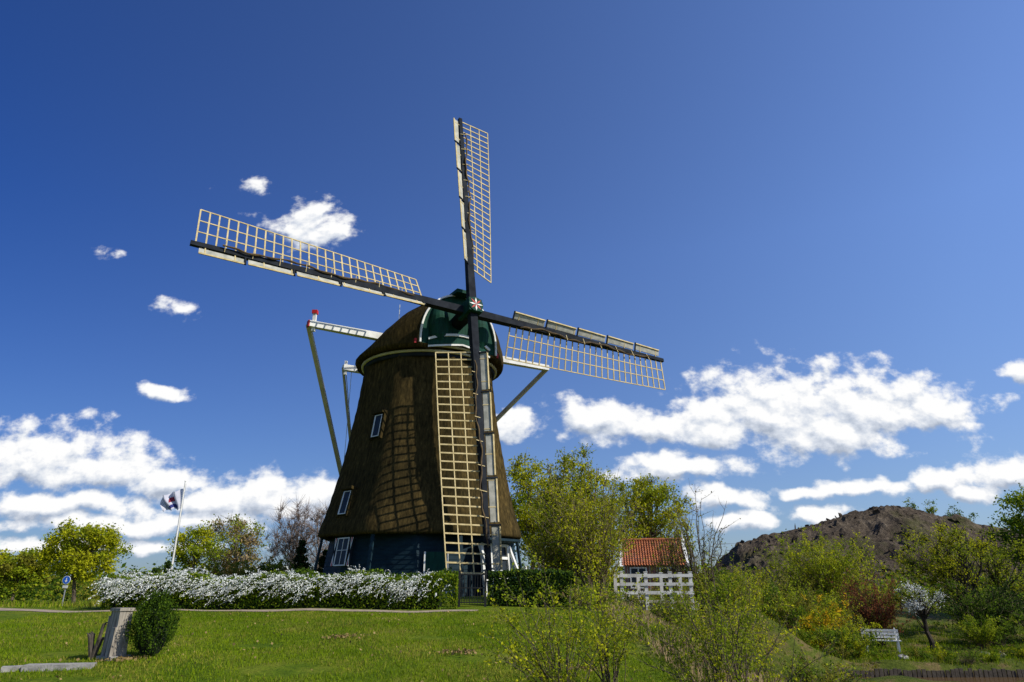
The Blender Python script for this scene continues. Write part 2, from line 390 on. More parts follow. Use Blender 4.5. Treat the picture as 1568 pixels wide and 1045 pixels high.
for sg in(-1,1):
    rg=[]
    for zz,ww in ((13.3,.35),(13.6,.62),(14.1,.72),(14.6,.66),(15.1,.5),(15.5,.2)):
        cc=C+nh*3.55+eh*sg*1.15+V(0,0,zz); rg.append([cc+eh*math.cos(a)*ww*.75+nh*max(0,math.sin(a))*ww*.7 for a in np.linspace(0,math.pi,9)])
    mb.loft(rg,0,False)
bp=[]
for i in range(13):
    u=-1+i/6; bp.append((C+nh*(3.95-.35*u*u)+eh*u*1.75+V(0,0,13.7-.35*u*u), C+nh*(3.95-.35*u*u)+eh*u*1.75+V(0,0,13.2-.25*abs(u))))
for (a1,b1),(a2,b2) in zip(bp[:-1],bp[1:]):
    mb.quads([a1,a2,b2,b1],[[0,1,2,3]],0); mb.beam(a1+nh*.04,a2+nh*.04,.12,.08,nh,1); mb.beam(b1+nh*.04,b2+nh*.04,.09,.07,nh,1)
mb.obox(C+nh*3.2+eh*-2.1+V(0,0,13.2),eh*.3,nh*.25,V(0,0,.12),2)
mb.obox(C+nh*3.2+eh*2.1+V(0,0,13.2),eh*.3,nh*.25,V(0,0,.12),2)
mb.obox(C+nh*3.7+V(0,0,16.08),eh*.5,nh*.5,V(0,0,.09),0)
mb.obj('cap_front',[M['green'],M['white'],M['red'],M['wboard']],False,mill)
mb=MB()
S1=C+nh*1.15+V(0,0,13.9); l1=S1-eh*7.1; r1=S1+eh*7.1
mb.beam(S1,l1,.42,.42,(0,0,1),0,.30,.30); mb.beam(S1,r1,.42,.42,(0,0,1),0,.30,.30)
S2=C-nh*2.6+V(0,0,13.15); l2=S2-eh*4.1; r2=S2+eh*4.1
mb.beam(l2,r2,.32,.32,(0,0,1),0)
TB=C-nh*9.5+V(0,0,3.0)
mb.beam(C-nh*3.2+V(0,0,14.0),TB,.45,.5,(0,0,1),0,.3,.34)
for p in (l1,r1): mb.beam(p-nh*.1,TB+V(0,0,.4),.2,.2,(0,0,1),1)
for p in (l2,r2): mb.beam(p,TB+V(0,0,1.2),.13,.13,(0,0,1),1)
mb.beam(l1+eh*.25-V(0,0,.35),l1+eh*.25+V(0,0,.6),.16,.16,(1,0,0),0)
mb.obox(l1+eh*.25+V(0,0,.67),V(.13,0,0),V(0,.13,0),V(0,0,.09),2); mb.obox(l1-eh*.03,eh*.035,nh*.155,V(0,0,.155),2)
mb.beam(l2+eh*.15-V(0,0,.4),l2+eh*.15+V(0,0,.4),.14,.14,(1,0,0),0)
mb.tube([l2+eh*.15,TB+V(0,0,1)],.02,4,0); mb.tube([l2+eh*.5,l2+eh*.5-V(0,0,7)],.015,4,0)
q=C-nh*1.0-eh*1.6+V(0,0,14.7); mb.tube([q,q+V(0,0,2.2)],[.035,.02],5,0)
mb.obj('tail_beams',[M['white'],M['cream'],M['red']],False,mill)
mb=MB()
mb.tube([HUB-n_*2.6,HUB-n_*.2],[.34,.42],14,1)
mb.obox(HUB,e_*.36,b_*.36,n_*.62,0)
mb.tube([HUB+n_*.5,HUB+n_*.66],[.42,.40],16,0)
d0=HUB+n_*.665
mb.poly([d0+e_*math.cos(a)*.4+b_*math.sin(a)*.4 for a in np.linspace(0,2*math.pi,16,endpoint=False)],0)
for k in range(8):
    a=k*math.pi/4; d=e_*math.cos(a)+b_*math.sin(a); w_=-e_*math.sin(a)+b_*math.cos(a)
    mb.poly([d0+n_*.006,d0+n_*.006+d*.2+w_*.045,d0+n_*.006+d*.38,d0+n_*.006+d*.2-w_*.045],2 if k%2 else 3)
mb.obj('windshaft',[M['green'],M['stock'],M['red'],M['white']],False,mill)
for k,(r,lat,dep) in enumerate([(b_,e_,.22),(e_,-b_,-.2),(-b_,-e_,.22),(-e_,b_,-.2)]):
    mb=MB(); O=HUB+n_*dep; R=13.05
    mb.beam(O,O+r*R,.40,.36,n_,0,.2,.17)
    r0,r1_=2.5,12.85; nb=27
    def dv(t): 
        tau=math.radians(25-22*t); return lat*math.cos(tau)-n_*math.sin(tau)
    def wv(t):
        tau=math.radians(38-22*t); return -lat*math.cos(tau)+n_*math.sin(tau)
    W=1.9
    for i in range(nb):
        t=i/(nb-1); q=O+r*(r0+(r1_-r0)*t); d=dv(t)
        mb.beam(q,q+d*W,.065,.04,np.cross(d,r),1)
        if i%3==1: mb.beam(q,q+wv(t)*.5,.05,.06,n_,1)
    for fr in (.36,.68,1.0):
        for i in range(nb-1):
            t=i/(nb-1);t2=(i+1)/(nb-1)
            mb.beam(O+r*(r0+(r1_-r0)*t)+dv(t)*W*fr,O+r*(r0+(r1_-r0)*t2)+dv(t2)*W*fr,.05,.035,n_,1)
    for j in range(5):
        ta=j/5+.006; tb=(j+1)/5-.006
        if j==4: tb=.985
        pa=O+r*(r0+(r1_-r0)*ta); pb=O+r*(r0+(r1_-r0)*tb)
        wa,wb=wv(ta),wv(tb); Wd=.58
        q=[pa+wa*.24,pa+wa*Wd,pb+wb*Wd*.92,pb+wb*.2]; t_=n_*.02
        vv=[p-t_ for p in q]+[p+t_ for p in q]
        mb.quads(vv,[[0,1,2,3],[7,6,5,4],[0,4,5,1],[1,5,6,2],[2,6,7,3],[3,7,4,0]],2)
        mb.beam(pa+wa*Wd+n_*.04,pb+wb*Wd*.92+n_*.04,.07,.05,n_,1)
        mb.beam(pa+wa*.1+n_*.05,pa+wa*(Wd+.05)+n_*.05,.07,.06,n_,0)
    tt=np.linspace(.05,.9,60); ph=k*1.3
    pts=[O+r*(r0+(r1_-r0)*t)+n_*(.2)+dv(t)*(.16+.08*math.sin(t*17+ph)+.03*math.sin(t*61)) for t in tt]
    mb.tube(pts,[.03+.025*abs(math.sin(i*.6)) for i in range(60)],6,3)
    for i in range(1,9):
        t=i/9; q=O+r*(r0+(r1_-r0)*t); mb.beam(q+n_*.1-lat*.1,q+n_*.3+dv(t)*.35,.03,.03,r,1)
    mb.obj('sail_%d'%(k+1),[M['stock'],M['lath'],M['wboard'],M['cloth']],False,mill)

# ---------------- vegetation ----------------
def tree(name,x,y,cz,rx,rz,nc,nl,ls,cr,leaf,bark='bark',tr=.12,seed=1,ry=None,twigs=5,stems=1,up=.3,w=None,squash=.75):
    r=np.random.default_rng(seed); b=MB(); ry=ry or rx; z0=g1(x,y)-.1; base=V(x,y,z0)
    tops=[]
    for s in range(stems):
        off=r.normal(size=2)*(.25*rx if stems>1 else .05)
        top=V(x+off[0]*1.5,y+off[1]*1.5,cz+rz*(.45+.3*r.random()))
        tt=np.linspace(0,1,7)[:,None]; pts=(base+V(off[0]*.2,off[1]*.2,0))*(1-tt)+top*tt
        pts[1:-1]+=r.normal(size=(5,3))*V(1,1,.2)*.05*rx
        b.tube(pts,tr*np.linspace(1,.18,7),7,0); tops.append(pts)
    lm=len(leaf); lobes=r.normal(size=(5,3)); lobes/=np.linalg.norm(lobes,axis=1)[:,None]
    for i in range(nc):
        d=r.normal(size=3); d/=np.linalg.norm(d); 
        amp=.80+.28*np.max(lobes@d)*r.random()
        q=d*amp*r.random()**(.38); c=V(x,y,cz)+q*V(rx,ry,rz)
        pts=tops[r.integers(stems)]; h=np.clip((c[2]-z0)*(.35+.3*r.random()),.1,None)
        k=int(np.clip(np.searchsorted(pts[:,2],z0+h),1,5)); a=pts[k]
        mid=(a+c)/2+V(0,0,-.12*rz*r.random())+r.normal(size=3)*.08*rx
        dist=np.linalg.norm(c-a); r0=tr*.28*min(1,dist/rx+.3)
        tq=np.linspace(0,1,5)[:,None]; pp=a*(1-tq)**2+2*mid*tq*(1-tq)+c*tq**2
        b.tube(pp,np.linspace(r0,r0*.25,5),4,0)
        ends=[]
        for j in range(twigs):
            dd=r.normal(size=3); dd[2]=dd[2]*.7+up; dd/=np.linalg.norm(dd); e=c+dd*cr*(.7+.9*r.random())
            b.tube([c-dd*cr*.2,(c+e)/2+r.normal(size=3)*.05*cr,e],[r0*.35+.004,r0*.22+.003,.003],3,0); ends.append((c,e))
        if nl>0:
            mi=1+ (r.choice(lm,p=w) if w else r.integers(lm))
            n1=int(nl*(.6+.8*r.random()))
            P=c+r.normal(size=(n1,3))*cr*.55*V(1,1,squash)
            b.leaves(P,ls,mi,r)
            for c_,e in ends:
                n2=max(2,n1//12); t=r.random(n2)[:,None]; b.leaves(c_*(1-t)+e*t+r.normal(size=(n2,3))*ls*.4,ls,mi,r)
    return b.obj(name,[M[bark]]+[L[l] for l in leaf])
def bush(name,x,y,H,sp,ns,nl,ls,leaf,bark='twig',r0=.015,seed=1,tw=6,w=None,arch=.6,z=None,twl=.22,jit=.6,low=.25):
    r=np.random.default_rng(seed); b=MB(); z0=(g1(x,y) if z is None else z)-.05; lm=len(leaf)
    for i in range(ns):
        a=r.uniform(0,6.283); o=sp*r.random()**.6; out=V(math.cos(a),math.sin(a),0)
        s0=V(x,y,z0)+out*r.random()*.18*sp; hh=H*(.55+.45*r.random())*(1-.25*(o/sp)**2)
        mid=s0+out*o*.25+V(0,0,hh*arch); e=s0+out*o+V(0,0,hh)+r.normal(size=3)*.05*H
        t=np.linspace(0,1,7)[:,None]; pp=s0*(1-t)**2+2*mid*t*(1-t)+e*t*t; pp[1:-1]+=r.normal(size=(5,3))*.012*H
        b.tube(pp,np.linspace(r0*(.6+.6*r.random()),r0*.15,7),4,0)
        L_=[]
        for j in range(tw):
            tt=low+(1-low)*r.random(); k=min(5,int(tt*6)); f=tt*6-k; q=pp[k]*(1-f)+pp[k+1]*f
            dd=nrm(r.normal(size=3)*.7+out*.4+V(0,0,.8)); ln=H*twl*(.4+.8*r.random())
            en=q+dd*ln; b.tube([q,(q+en)/2+r.normal(size=3)*.06*ln,en],[r0*.3,r0*.2,r0*.08],3,0)
            L_.append((q,en))
        L_.append((pp[3],pp[6]))
        if nl>0:
            mi=1+(r.choice(lm,p=w) if w else r.integers(lm)); n=max(1,nl//len(L_))
            for q,en in L_:
                t=r.random(n)[:,None]; b.leaves(q*(1-t)+en*t+r.normal(size=(n,3))*ls*jit,ls,mi,r)
    return b.obj(name,[M[bark]]+[L[l] for l in leaf])
def hedge(x0,x1,y0,y1,h,n,ls,leaf,seed=3,lump=.08):
    r=np.random.default_rng(seed); b=MB()
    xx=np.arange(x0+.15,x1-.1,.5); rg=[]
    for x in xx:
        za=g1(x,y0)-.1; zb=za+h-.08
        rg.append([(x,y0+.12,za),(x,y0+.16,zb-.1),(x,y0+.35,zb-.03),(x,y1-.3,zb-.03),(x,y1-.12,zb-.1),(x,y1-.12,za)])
    b.loft(rg,0,True); b.poly(rg[0],0); b.poly(rg[-1],0)  # dark inner box added to block light behind the leaves
    x=x0+(x1-x0)*r.random(n); s=r.random(n)
    y=np.where(s<.55,y0+np.abs(r.normal(size=n))*.08,y0+(y1-y0)*r.random(n))
    zz=np.where(s<.55,h*r.random(n)**.8,h-np.abs(r.normal(size=n))*.06)
    en=r.random(n)<.06; x=np.where(en,np.where(r.random(n)<.5,x0,x1),x); zz=np.where(en,h*r.random(n),zz)
    lz=lump*(np.sin(x*2.3)+np.sin(x*5.1+1)*.6+np.sin(y*4)*.5)
    P=np.stack([x,y-lz*.4,G(x,y)+zz+lz*(zz/h)+r.normal(size=n)*.03],-1)
    mi=r.integers(len(leaf),size=n)
    for k in range(len(leaf)): b.leaves(P[mi==k],ls,k+1,r)
    return b,[M['core']]+[L[l] for l in leaf]

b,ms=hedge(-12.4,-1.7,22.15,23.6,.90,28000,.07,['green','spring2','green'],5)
r=np.random.default_rng(11); ns=1100
sx=-12.4+10.6*r.random(ns)**1.12; fr=r.random(ns)<.55
dens=1-.93*ss(-3.2,-1.9,sx); keep=r.random(ns)<dens; sx=sx[keep];fr=fr[keep]; ns=len(sx)
hz=np.where(fr,.28+.64*r.random(ns)**.6,.88); sy=np.where(fr,22.08,22.15+1.4*r.random(ns)); k=len(ms)
for i in range(ns):
    p=V(sx[i],sy[i],g1(sx[i],sy[i])+hz[i]+.09*math.sin(sx[i]*2.3)+.05*math.sin(sx[i]*6.1)); d=nrm(V(-.5+r.normal()*.4,-.5-.4*r.random() if fr[i] else r.normal()*.6,.5*r.random()+(.45 if not fr[i] else .1)))
    ln=.26+.30*r.random(); t=np.linspace(0,1,18)[:,None]; c=p+d*ln*t+V(0,0,-.26)*t*t
    b.leaves(c+r.normal(size=c.shape)*.010,.036,k,r,asp=.42)
b.obj('flowering_hedge',ms+[L['white']])
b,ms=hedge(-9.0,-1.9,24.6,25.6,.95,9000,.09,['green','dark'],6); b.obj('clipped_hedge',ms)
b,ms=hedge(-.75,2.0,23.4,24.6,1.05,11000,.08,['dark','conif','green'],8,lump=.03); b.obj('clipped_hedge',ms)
b=MB(); z=g1(-1.25,22.9)
for x in(-1.66,-.84): b.box((x,22.9,z+.5),(.07,.07,1.15),0)
for h in(.12,.55,.95): b.beam((-1.66,22.9,z+h),(-.84,22.9,z+h),.035,.035,(0,0,1),0)
for i in range(9): b.box((-1.58+i*.083,22.9,z+.53),(.018,.018,.9),0)
b.obj('garden_gate',[M['black']])

# left trees
tree('broadleaf_tree',-41,60,3.2,2.6,1.9,46,160,.20,.62,['spring','olive','spring2'],seed=2,tr=.14)
tree('broadleaf_tree',-33,55,4.2,3.0,2.45,78,170,.17,.6,['spring','spring','spring2'],seed=3,tr=.16)
tree('broadleaf_tree',-26.6,60,4.6,1.9,2.2,36,130,.17,.6,['spring','spring2'],seed=4,tr=.12)
tree('broadleaf_tree',-19.3,50,4.4,2.3,2.8,60,70,.13,.6,['olive','spring2','brown'],seed=5,tr=.12,twigs=9,bark='barkr')
tree('bare_tree',-16.9,55,5.0,2.2,3.3,110,0,.1,.8,['brown'],seed=6,tr=.11,twigs=14,bark='barkr',stems=3,up=1.0)
tree('bare_tree',-14.2,53,4.8,1.5,2.8,60,0,.1,.8,['brown'],seed=61,tr=.09,twigs=14,bark='barkr',stems=2,up=1.0)
bush('shrub',-15.8,40,2.2,2.1,60,110,.12,['orange','olive','green'],seed=8,r0=.02)
bush('shrub',-19.5,42,2.3,2.0,50,110,.13,['green','olive'],seed=9,r0=.02)
bush('shrub',-25.5,50,2.4,2.6,50,110,.16,['green','dark'],seed=10,r0=.02)
bush('shrub',-12.8,38,2.0,1.6,50,100,.12,['olive','green'],seed=12,r0=.02)
def conifer(name,x,y,H,R,n,seed,leaf=('conif','dark'),ls=.16):
    r=np.random.default_rng(seed); b=MB(); z0=g1(x,y); b.tube([(x,y,z0),(x,y,z0+H*.95)],[.08,.02],6,0)
    lay=int(H*4)
    for i in range(lay):
        t=(i+r.random())/lay; z=z0+.15+H*t*.93; rr=R*(1-t)**.8*(.8+.4*r.random())
        for j in range(9):
            a=r.uniform(0,6.28); e=V(x+math.cos(a)*rr,y+math.sin(a)*rr,z-.1*rr+.1); s=V(x,y,z+.05)
            b.tube([s,e],[.015,.004],3,0); m_=n//(lay*9)+1; tt=r.random(m_)[:,None]**.6
            b.leaves(s*(1-tt)+e*tt+r.normal(size=(m_,3))*.07,ls,1+r.integers(2),r,asp=.25)
    return b.obj(name,[M['barkd']]+[L[l] for l in leaf])
conifer('conifer_tree',-12.4,42,2.9,.95,3500,1); conifer('conifer_tree',-11.2,43,2.4,.8,3000,2)
conifer('conifer_tree',-22.0,46,2.6,.9,3000,3); conifer('conifer_tree',-20.9,46,2.2,.7,2500,4); conifer('conifer_tree',-23.2,47,2.3,.9,2500,5)

# trees behind, right of the mill
tree('broadleaf_tree',1.2,47,6.6,2.4,3.7,80,110,.15,.6,['spring','spring','spring2'],seed=13,tr=.16,up=.8)
tree('broadleaf_tree',9.9,50,6.5,3.3,3.7,85,105,.16,.65,['spring2','spring','spring'],seed=14,tr=.18,up=.8,twigs=8)
tree('willow_tree',2.5,28.5,4.4,1.95,2.75,130,100,.09,.42,['spring','spring','spring2'],seed=15,tr=.09,stems=5,up=1.3,twigs=10,bark='twig')
bush('willow_shrub',2.9,26.3,4.9,2.0,120,120,.075,['spring','spring2','spring'],seed=16,r0=.025,tw=9,twl=.16)
bush('willow_shrub',1.6,27.5,3.2,1.4,70,100,.08,['spring2','spring','olive'],seed=17,r0=.02,tw=8)
bush('sapling',7.6,29,5.4,1.1,34,40,.07,['spring2','olive'],seed=18,r0=.036,tw=9,bark='bark',twl=.15,z=.3)
bush('sapling',6.6,30,4.4,.9,20,50,.07,['spring2','spring'],seed=19,r0=.028,tw=8,bark='bark',z=.6)

# foreground budding shrubs
bush('budding_shrub',.65,9.4,1.75,1.05,30,150,.036,['spring2','spring'],seed=20,r0=.010,tw=9,twl=.24,low=.15,bark='bark')
bush('budding_shrub',1.4,10.6,1.7,.9,22,140,.036,['spring2','spring'],seed=21,r0=.010,tw=8,twl=.22,bark='bark')
bush('budding_shrub',2.75,9.6,2.15,1.15,32,140,.036,['spring2','spring'],seed=22,r0=.012,tw=9,twl=.2,bark='bark',z=-.15)
bush('budding_shrub',3.9,11.5,2.2,1.1,26,130,.038,['spring2','green','spring'],seed=23,r0=.012,tw=8,bark='bark',z=-.6)
bush('budding_shrub',4.1,14.5,2.5,1.2,32,130,.044,['spring2','spring'],seed=24,r0=.012,tw=9,bark='bark',z=-.5)
bush('bramble_bush',4.9,19,1.8,1.4,55,120,.055,['green','spring','spring2'],seed=25,r0=.014,tw=8,z=-.6)
bush('bramble_bush',6.2,22.5,2.1,1.7,65,120,.06,['green','spring','brown'],seed=26,r0=.014,tw=8,z=-.9)
bush('bramble_bush',2.3,22.5,.8,1.1,50,80,.05,['green','spring2','brown'],seed=27,r0=.01,tw=6)
bush('bramble_bush',7.6,18.5,1.4,1.3,45,100,.055,['green','olive','spring2'],seed=28,r0=.014,tw=8,z=-1.2)
bush('bramble_bush',3.7,25.0,1.0,1.0,45,110,.06,['dark','green','olive'],seed=281,r0=.014,tw=7,z=.5)
bush('bramble_bush',5.6,25.6,1.7,1.0,45,90,.055,['green','spring2','olive'],seed=282,r0=.014,tw=7,z=.0)

# garden at right
bush('shrub',10.2,33,2.9,2.0,80,130,.085,['olive','spring2','spring'],seed=30,r0=.02,tw=7)
bush('shrub',8.0,28.3,2.4,1.5,60,130,.075,['green','olive','spring2'],seed=31,r0=.018,tw=7,z=.1)
bush('shrub',8.2,36,3.2,1.4,60,120,.085,['spring2','spring','olive'],seed=311,r0=.018,tw=7)
bush('shrub',11.0,29.6,1.9,1.4,55,130,.075,['green','spring2','olive'],seed=32,r0=.018,tw=7)
bush('forsythia_bush',13.6,33.4,2.6,2.1,95,140,.08,['yellow','olive','spring','spring2'],seed=33,r0=.018,tw=7,w=[.42,.18,.25,.15])
bush('shrub',13.6,30.2,1.4,1.4,60,120,.07,['green','spring2','spring'],seed=34,r0=.018,tw=7)
bush('red_leaved_bush',18.0,36.5,3.5,1.6,85,110,.08,['red','red','olive'],seed=35,r0=.02,tw=8,bark='barkd')
bush('willow_shrub',19.5,46,5.6,3.3,130,140,.12,['spring2','spring2','spring'],seed=36,r0=.03,tw=9,twl=.16)
bush('shrub',14.6,43,3.6,2.8,90,130,.11,['spring2','olive'],seed=37,r0=.025,tw=8)
tree('broadleaf_tree',24.4,40,3.1,2.5,2.3,70,60,.10,.5,['spring','spring','spring2'],seed=38,tr=.12,twigs=11,stems=3,up=.9,bark='barkd')
tree('broadleaf_tree',27.8,41,2.7,2.2,2.2,46,60,.10,.5,['spring','spring2'],seed=39,tr=.12,twigs=11,stems=2,up=.9,bark='barkd')
tree('blossom_tree',19.4,34.5,1.15,1.25,.65,34,80,.065,.28,['white','white','spring2'],seed=40,tr=.13,twigs=7,bark='barkd')
bush('evergreen_shrub',23.6,36.5,3.1,2.2,100,150,.09,['dark','green','dark'],seed=41,r0=.02,tw=7)
bush('evergreen_shrub',23.2,31.0,2.2,1.9,90,150,.08,['dark','green','spring2'],seed=42,r0=.02,tw=7)
bush('evergreen_shrub',27.5,37.5,3.2,2.6,90,150,.10,['dark','green'],seed=43,r0=.02,tw=7)
bush('shrub',21.5,34.0,1.5,1.2,50,100,.075,['green','spring2'],seed=44,r0=.015,tw=6)
tree('broadleaf_tree',36.2,47,5.4,4.0,3.8,105,150,.18,.7,['green','green','spring2'],seed=45,tr=.2,bark='barkd')
bush('shrub',12.3,40,2.8,2.4,70,120,.10,['spring','brown','spring2'],seed=46,r0=.02,tw=8)
bush('shrub',16.6,40,2.6,2.2,70,120,.10,['green','spring2'],seed=47,r0=.02,tw=8)
bush('reed_clump',17.6,29.0,.75,.7,70,10,.05,['green'],seed=48,r0=.008,tw=1)
bush('reed_clump',21.0,28.8,.6,.8,60,10,.05,['olive'],seed=49,r0=.008,tw=1)
for i in range(13):
    bush('garden_plant',11.6+i*1.1+rng.normal()*.3,28.3+rng.random()*1.9,.40+.4*rng.random(),.55,26,60,.05,[['green','spring2'],['olive','green'],['spring','green']][i%3],seed=60+i,r0=.007,tw=4)

b=MB(); r=np.random.default_rng(77)
for i in range(420):
    a=r.uniform(-.95,.95); D=r.uniform(110,230); x=a*D; 
    if 20<x<75 and D<130: continue
    h=r.uniform(2.5,5.5)*(D/140)*(.8 if a<-.45 else 1); rr=r.uniform(2.5,5.5); n=130
    P=V(x,D,h*.5)+r.normal(size=(n,3))*V(rr*.6,rr*.6,h*.32); P[:,2]=np.abs(P[:,2])
    b.leaves(P,.9,r.choice(4,p=[.35,.3,.2,.15]),r,asp=.4)
b.obj('distant_tree_line',[L['olive'],L['green'],L['spring2'],L['dark']])
b=MB()
for i in range(120):
    x=r.uniform(-62,-22); y=r.uniform(58,72); h=r.uniform(1.2,2.2); n=110
    P=V(x,y,g1(x,y)+h*.45)+r.normal(size=(n,3))*V(1.1,1.1,h*.3); b.leaves(P,.26,r.integers(4),r)
for i in range(150):
    x=r.uniform(4,62); y=r.uniform(56,74); h=r.uniform(1.6,3.4); n=130
    P=V(x,y,g1(x,y)+h*.45)+r.normal(size=(n,3))*V(1.4,1.4,h*.3); b.leaves(P,.3,r.integers(4),r)
b.obj('distant_shrubs',[L['olive'],L['green'],L['dark'],L['spring2']])

# dirt mound
from mathutils import noise as mn
px=[20,26,30.4,34,38.5,41.6,46.9,50.3,55.5,60.7,66,74,84,96]; pz=[0,4.4,7.6,8.6,9.6,10.2,11.5,11.8,10.8,9.6,8.2,5.5,2.6,0]
xx=np.arange(19,97,.4); yy=np.arange(70,118,.4); X,Y=np.meshgrid(xx,yy); crest=np.interp(X,px,pz)
f=np.clip(1-np.abs(Y-91)/20,0,1)**.85; Zm=crest*f
nz_=np.array([[mn.fractal(Vector((a*.22,c*.22,3)),.8,2.1,5)+.8*abs(mn.noise(Vector((a*.5,c*.5,9))))+.35*abs(mn.noise(Vector((a*1.4,c*1.4,2)))) for a in xx] for c in yy])
Zm=Zm+nz_*.8*np.clip(Zm/3,0,1)-.3
b=MB(); b.loft(np.stack([X,Y,Zm],-1),0,False)
m,nt=newmat('mound_soil'); out=N(nt,'ShaderNodeOutputMaterial'); bs=N(nt,'ShaderNodeBsdfPrincipled'); P=objpos(nt)
n1=noise(nt,.35,7,P,.7); n2=noise(nt,.16,5,P); n4=noise(nt,2.5,6,P,.75)
c=ramp(nt,n1.outputs[0],[(.3,(.045,.037,.028)),(.5,(.11,.088,.065)),(.7,(.20,.165,.12))])
c=mixrgb(nt,1,c,ramp(nt,n4.outputs[0],[(.3,(.4,.4,.4)),(.7,(1.4,1.35,1.3))]),'MULTIPLY')
gm=ramp(nt,n2.outputs[0],[(.52,(0,0,0)),(.64,(.6,.6,.6))]); c=mixrgb(nt,gm,c,(.08,.09,.02))
nt.links.new(c,bs.inputs['Base Color']); bs.inputs['Roughness'].default_value=.95; bs.inputs['Specular IOR Level'].default_value=.05
bn=N(nt,'ShaderNodeBump'); bn.inputs['Distance'].default_value=.5; bn.inputs['Strength'].default_value=1; nt.links.new(n4.outputs[0],bn.inputs['Height']); nt.links.new(bn.outputs[0],bs.inputs['Normal'])
nt.links.new(bs.outputs[0],out.inputs[0])
r=np.random.default_rng(5)
for i in range(1500):
    j=r.integers(0,len(yy)); k=r.integers(0,len(xx)); 
    if Zm[j,k]<2: continue
    s=r.uniform(.1,.36); v3=r.normal(size=(3,3)); b.obox(V(xx[k],yy[j],Zm[j,k]),nrm(v3[0])*s,nrm(v3[1])*s*.7,nrm(v3[2])*s*.6,0)
b.obj('dirt_mound',[m],False)
for i,(x,s) in enumerate(((55,1.3),(57.5,1.6),(60.5,1.3),(62.5,1.5))):
    tree('birch_tree',x,96,float(np.interp(x,px,pz))+s*.8,.8,s*1.1,14,20,.2,.5,['spring2','green'],seed=90+i,tr=.06,twigs=6,up=1)

# ---------------- small objects ----------------
hs=empty('brick_house'); ho=V(9.1,46.5,g1(9.1,46.5)); rz=math.radians(-8)
hx=V(math.cos(rz),math.sin(rz),0); hy=V(-math.sin(rz),math.cos(rz),0)
def hp(a,c,z): return V(ho[0],ho[1],0)+hx*a+hy*c+V(0,0,z)
zb,ze,zt=.0,3.1,4.55; A_,B_=1.8,2.0
mr_,nt=newmat('brickwork'); out=N(nt,'ShaderNodeOutputMaterial'); bs=N(nt,'ShaderNodeBsdfPrincipled'); bk=N(nt,'ShaderNodeTexBrick')
bk.inputs['Scale'].default_value=4; bk.inputs['Color1'].default_value=(.22,.07,.04,1); bk.inputs['Color2'].default_value=(.15,.05,.03,1); bk.inputs['Mortar'].default_value=(.3,.27,.22,1)
nt.links.new(objpos(nt),bk.inputs['Vector']); nt.links.new(bk.outputs[0],bs.inputs['Base Color']); nt.links.new(bs.outputs[0],out.inputs[0])
b=MB(); b.obox(hp(0,0,(zb+ze)/2),hx*A_,hy*B_,V(0,0,(ze-zb)/2),0)
for s in(-1,1): b.poly([hp(s*A_,-B_,ze),hp(s*A_,B_,ze),hp(s*A_,0,zt-.1)],0)
b.obj('walls',[mr_],False,hs)
M['tile']=simple('roof_tile',(.44,.14,.05),(.17,.06,.03),5,.8,.3,10)
b=MB()
for s in(-1,1):
    sl=12
    for i in range(sl):
        t0=i/sl;t1=(i+1.12)/sl
        a0=hp(0,s*(B_+.3)*(1-t0),ze-.2+(zt-ze+.2)*t0+.05);a1=hp(0,s*(B_+.3)*(1-min(t1,1)),ze-.2+(zt-ze+.2)*min(t1,1)+.01)
        nc=24; row=[]
        for q in (a0,a1): row.append([q+hx*(-A_-.2+(2*A_+.4)*j/(nc*4))+V(0,0,.04*math.sin(j*math.pi/2)) for j in range(nc*4+1)])
        b.loft(row,0,False)
b.tube([hp(-A_-.2,0,zt+.04),hp(A_+.2,0,zt+.04)],.1,8,0)
b.obj('roof',[M['tile']],False,hs)
b=MB()
for s in(-1,1):
    for c in(-1,1): b.beam(hp(s*(A_+.22),c*(B_+.35),ze-.25),hp(s*(A_+.22),0,zt+.06),.06,.22,hx,0)
    b.beam(hp(s*(A_+.22),0,zt-.3),hp(s*(A_+.22),0,zt+.6),.08,.08,hx,0)
for a in(-1.0,.8):
    b.obox(hp(a,-B_-.02,2.2),hx*.5,hy*.04,V(0,0,.6),1)
    for k in(-1,0,1): b.obox(hp(a+k*.48,-B_-.07,2.2),hx*.04,hy*.02,V(0,0,.62),0)
    for k in(-1,.2,1): b.obox(hp(a,-B_-.065,2.2+k*.58),hx*.5,hy*.018,V(0,0,.035),0)
b.obj('trim_and_windows',[M['white'],M['glass']],False,hs)
fb=empty('footbridge'); b=MB(); zd=1.12
for i in range(16): b.box((4.0+i*.18,27.6,zd),(.165,1.7,.06),0)
for y in(26.9,28.3): b.box((5.35,y,zd-.16),(3.0,.14,.22),0)
b.obj('deck',[M['wood']],False,fb)
b=MB()
for y in(26.78,28.42):
    s=-1 if y<27 else 1
    for x in(4.05,4.95,5.85,6.6):
        b.box((x,y,zd+.38),(.12,.12,1.3),0); b.box((x,y,zd+1.045),(.15,.15,.03),0)
    for h in(.32,.62,.92): b.box((5.33,y+s*.08,zd+h),(2.7,.035,.11),0)
b.beam((4.05,26.86,zd-.1),(4.9,26.86,zd+.9),.03,.1,(0,1,0),0)
b.obj('railings',[M['fence']],False,fb)
pb=empty('park_bench'); b0=V(16.3,32.8,g1(16.3,32.8)); a=math.radians(-20); bx=V(math.cos(a),math.sin(a),0); by=V(-math.sin(a),math.cos(a),0)
b=MB()
for i in range(4): b.obox(b0+by*(-.18+.12*i)+V(0,0,.45),bx*.75,by*.05,V(0,0,.018))
b.obj('seat',[M['white']],False,pb); b=MB()
for i in range(3): b.obox(b0+by*(.27+.04*i)+V(0,0,.58+.13*i),bx*.75,by*.016,V(0,0,.05))
b.obj('backrest',[M['white']],False,pb); b=MB()
